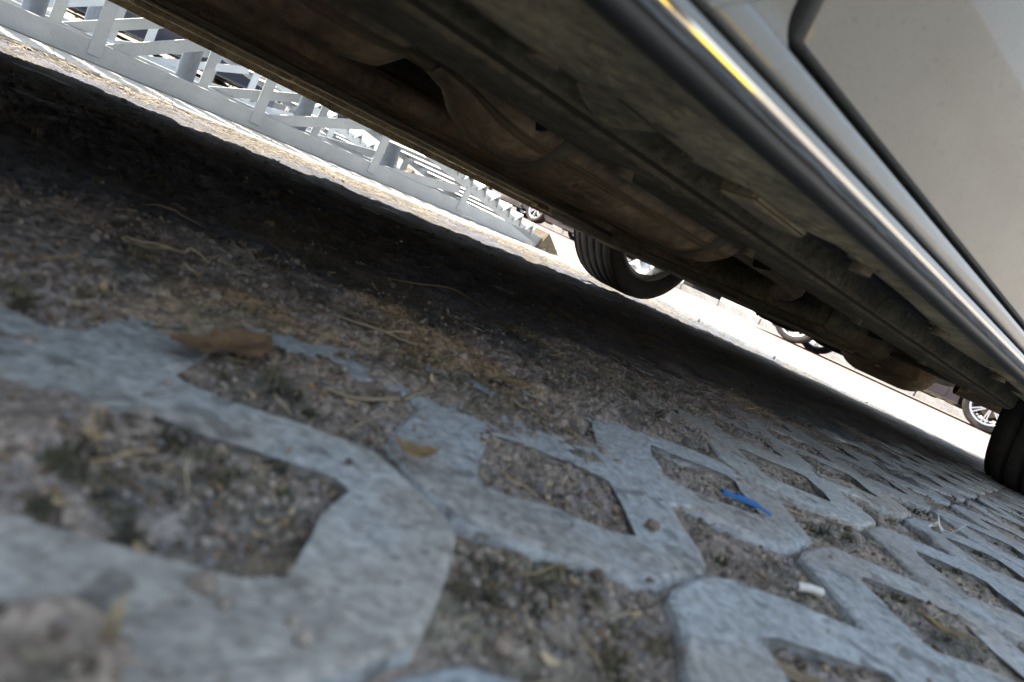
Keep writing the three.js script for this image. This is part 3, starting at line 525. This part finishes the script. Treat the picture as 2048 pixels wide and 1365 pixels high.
const crumbG = new THREE.IcosahedronGeometry(1, 1); { const p = crumbG.attributes.position; for (let i = 0; i < p.count; i++) { const s = .75 + .5 * hash(Math.round(p.getX(i) * 50), Math.round(p.getY(i) * 50 + p.getZ(i) * 91), 5); p.setXYZ(i, p.getX(i) * s, p.getY(i) * s, p.getZ(i) * s); } crumbG.computeVertexNormals(); }
const plain = std({ color: 0xffffff, roughness: 1 });
scatter('soil_crumbs', 'brown and grey soil crumbs in the holes of the pavers', crumbG, plain, 9000, nearArea, () => { const s = R(.0003, .0015) * (rnd() < .04 ? 1.9 : 1); return [s, s * .8, s * R(.7, 1.3)]; }, [[.16, .125, .10], [.19, .16, .135], [.09, .07, .055], [.22, .19, .165], [.13, .12, .12]], inSoil);
const flakeG = grid(4, 2, (u, v) => [(u - .5) * 2, .35 * (u - .5) * (u - .5) * 4 + .2 * Math.abs(v - .5), (v - .5) * 1.1 * Math.sin(Math.PI * clamp(u, .1, .9))]);
scatter('leaf_litter', 'dry leaf flakes in the holes of the pavers', flakeG, plain, 1500, nearArea, () => { const s = R(.0007, .0030); return [s, s, s]; }, [[.24, .175, .10], [.17, .11, .06], [.30, .235, .15], [.10, .075, .05], [.13, .11, .08]], inSoil);
const mossG = (() => { const l = []; for (let i = 0; i < 14; i++) { const a = R(0, 6.28), r = R(.1, .8), h = R(.5, 1.3); l.push(new THREE.ConeGeometry(.16, h, 4, 1).rotateZ(R(-.7, .7)).rotateY(a).translate(Math.cos(a) * r, h * .3, Math.sin(a) * r)); } return merge(l); })();
scatter('moss', 'dark olive moss and withered weed tufts between pavers', mossG, plain, 380, nearArea, () => { const s = R(.0022, .0058); return [s, s * R(.6, 1.1), s]; }, [[.05, .046, .026], [.035, .032, .022], [.075, .062, .038], [.11, .10, .06]], (x, z) => holeDist(x, z) < HOLE * .9 && fbm(x * 24, z * 24, 2, 301) > .55 ? 1 : 0);
const strawG = tube([[-1, 0, 0], [-.3, .03, .08], [.4, .02, -.05], [1, .05, .06]], .035, 6, 4);
scatter('straw_bits', 'short bits of dry straw on the paving', strawG, plain, 1500, nearArea, () => { const s = R(.0015, .006) * (rnd() < .08 ? 2 : 1); return [s, s, s]; }, [[.30, .22, .12], [.36, .29, .18], [.17, .12, .07], [.11, .08, .05]], (x, z) => inSoil(x, z));
// dry grass along the edge of the slab
{
  const l = [];
  const edgeZ = x => lerp(-1.75, -2.32, (x + 3.2) / 6.25);
  for (let i = 0; i < 2600; i++) {
    const x = R(-.2, 3.0), dens = sst(.35, .6, fbm(x * 2.2, 5, 3, 311)); if (rnd() > .25 + dens) continue;
    const z = edgeZ(x) + R(-.01, .30) * R(.1, 1), L = R(.02, .085), a = R(0, 6.28), h = R(.001, .010) * (rnd() < .10 ? 3.5 : 1), y = soilY(x, z) + .002;
    const p = [[x, y, z], [x + Math.cos(a) * L * .5, y + h, z + Math.sin(a) * L * .5], [x + Math.cos(a + .5) * L, y + h * R(.1, 1), z + Math.sin(a + .5) * L]];
    l.push(tube(p, R(.0004, .0009), 4, 3));
  }
  const g = merge(l), m = part('dry_grass', g, M.strawGrey, scene); m.userData = { kind: 'stuff', label: 'tangled dry grass along the edge of the slab', category: 'dry grass' };
}
console.log('built debris');

// ------------------------------------------------------------------ surroundings
function shrub(x, z, h, w, lab) {
  const t = thing('shrub', lab, 'shrub', 'shrubs beyond the slab'); t.position.set(x, -.09, z);
  const tr = []; for (let i = 0; i < 6; i++) tr.push(tube([[R(-.05, .05), 0, R(-.05, .05)], [R(-.2, .2) * w, h * .4, R(-.2, .2) * w], [R(-.5, .5) * w, h * .8, R(-.5, .5) * w]], .014, 6, 5));
  part('stems', merge(tr), std({ color: lin(.10, .075, .05), roughness: 1 }), t);
  const lv = []; for (let i = 0; i < 900; i++) { const a = R(0, 6.28), r = Math.sqrt(rnd()) * w, yy = Math.pow(rnd(), .7) * h; const g = new THREE.PlaneGeometry(R(.03, .07), R(.02, .04)); g.rotateX(R(-1.3, 1.3)); g.rotateY(R(0, 6.28)); g.translate(Math.cos(a) * r * (1 - .4 * yy / h), yy + .05, Math.sin(a) * r * (1 - .4 * yy / h)); lv.push(g); }
  part('foliage', merge(lv), std({ color: lin(.085, .10, .03), roughness: .9 }), t);
}
otherCar(lin(.02, .024, .045), [1.3, -.055, -7.4], .05, 'dark blue car parked beyond the white ramps').userData.group = 'cars parked around';
otherCar(lin(.012, .012, .014), [.9, -.01, 3.05], .02, 'black car in the next bay, on the photographer\'s side').userData.group = 'cars parked around';  // added out of view: darkens the sill reflection and the light under the car
shrub(-.9, -11.2, 1.2, .7, 'olive shrub behind the ramps, at the left'); shrub(.9, -11.6, 1.0, .6, 'lower olive shrub behind the middle of the ramps'); shrub(3.4, -9.9, 1.3, .7, 'tall olive shrub behind the ramp toes');
for (const [x, z, L, lab] of [[2.62, 1.86, .34, 'longer yellow painted concrete block behind the photographer'], [2.33, 2.14, .12, 'shorter yellow painted concrete block behind the photographer']]) {
  const b = new THREE.ExtrudeGeometry(new THREE.Shape([[-.11, 0], [.11, 0], [.09, .25], [.07, .28], [-.07, .28], [-.09, .25]].map(q => new THREE.Vector2(...q))), { depth: L, bevelEnabled: true, bevelSize: .008, bevelThickness: .008, bevelSegments: 2 }); b.translate(0, 0, -L / 2);
  const m = solo('barrier_block', boxUV(b), M.yellow, lab, 'barrier', 'yellow barrier blocks'); m.position.set(x, -.02, z); m.rotation.y = -.72;
}
{ const m = solo('boundary_wall', bx(.25, 2.2, 90, 18.6, 1.1, 0, .02), M.slab, 'long pale boundary wall beyond the far pavement', 'wall'); }

renderer.render(scene, camera);
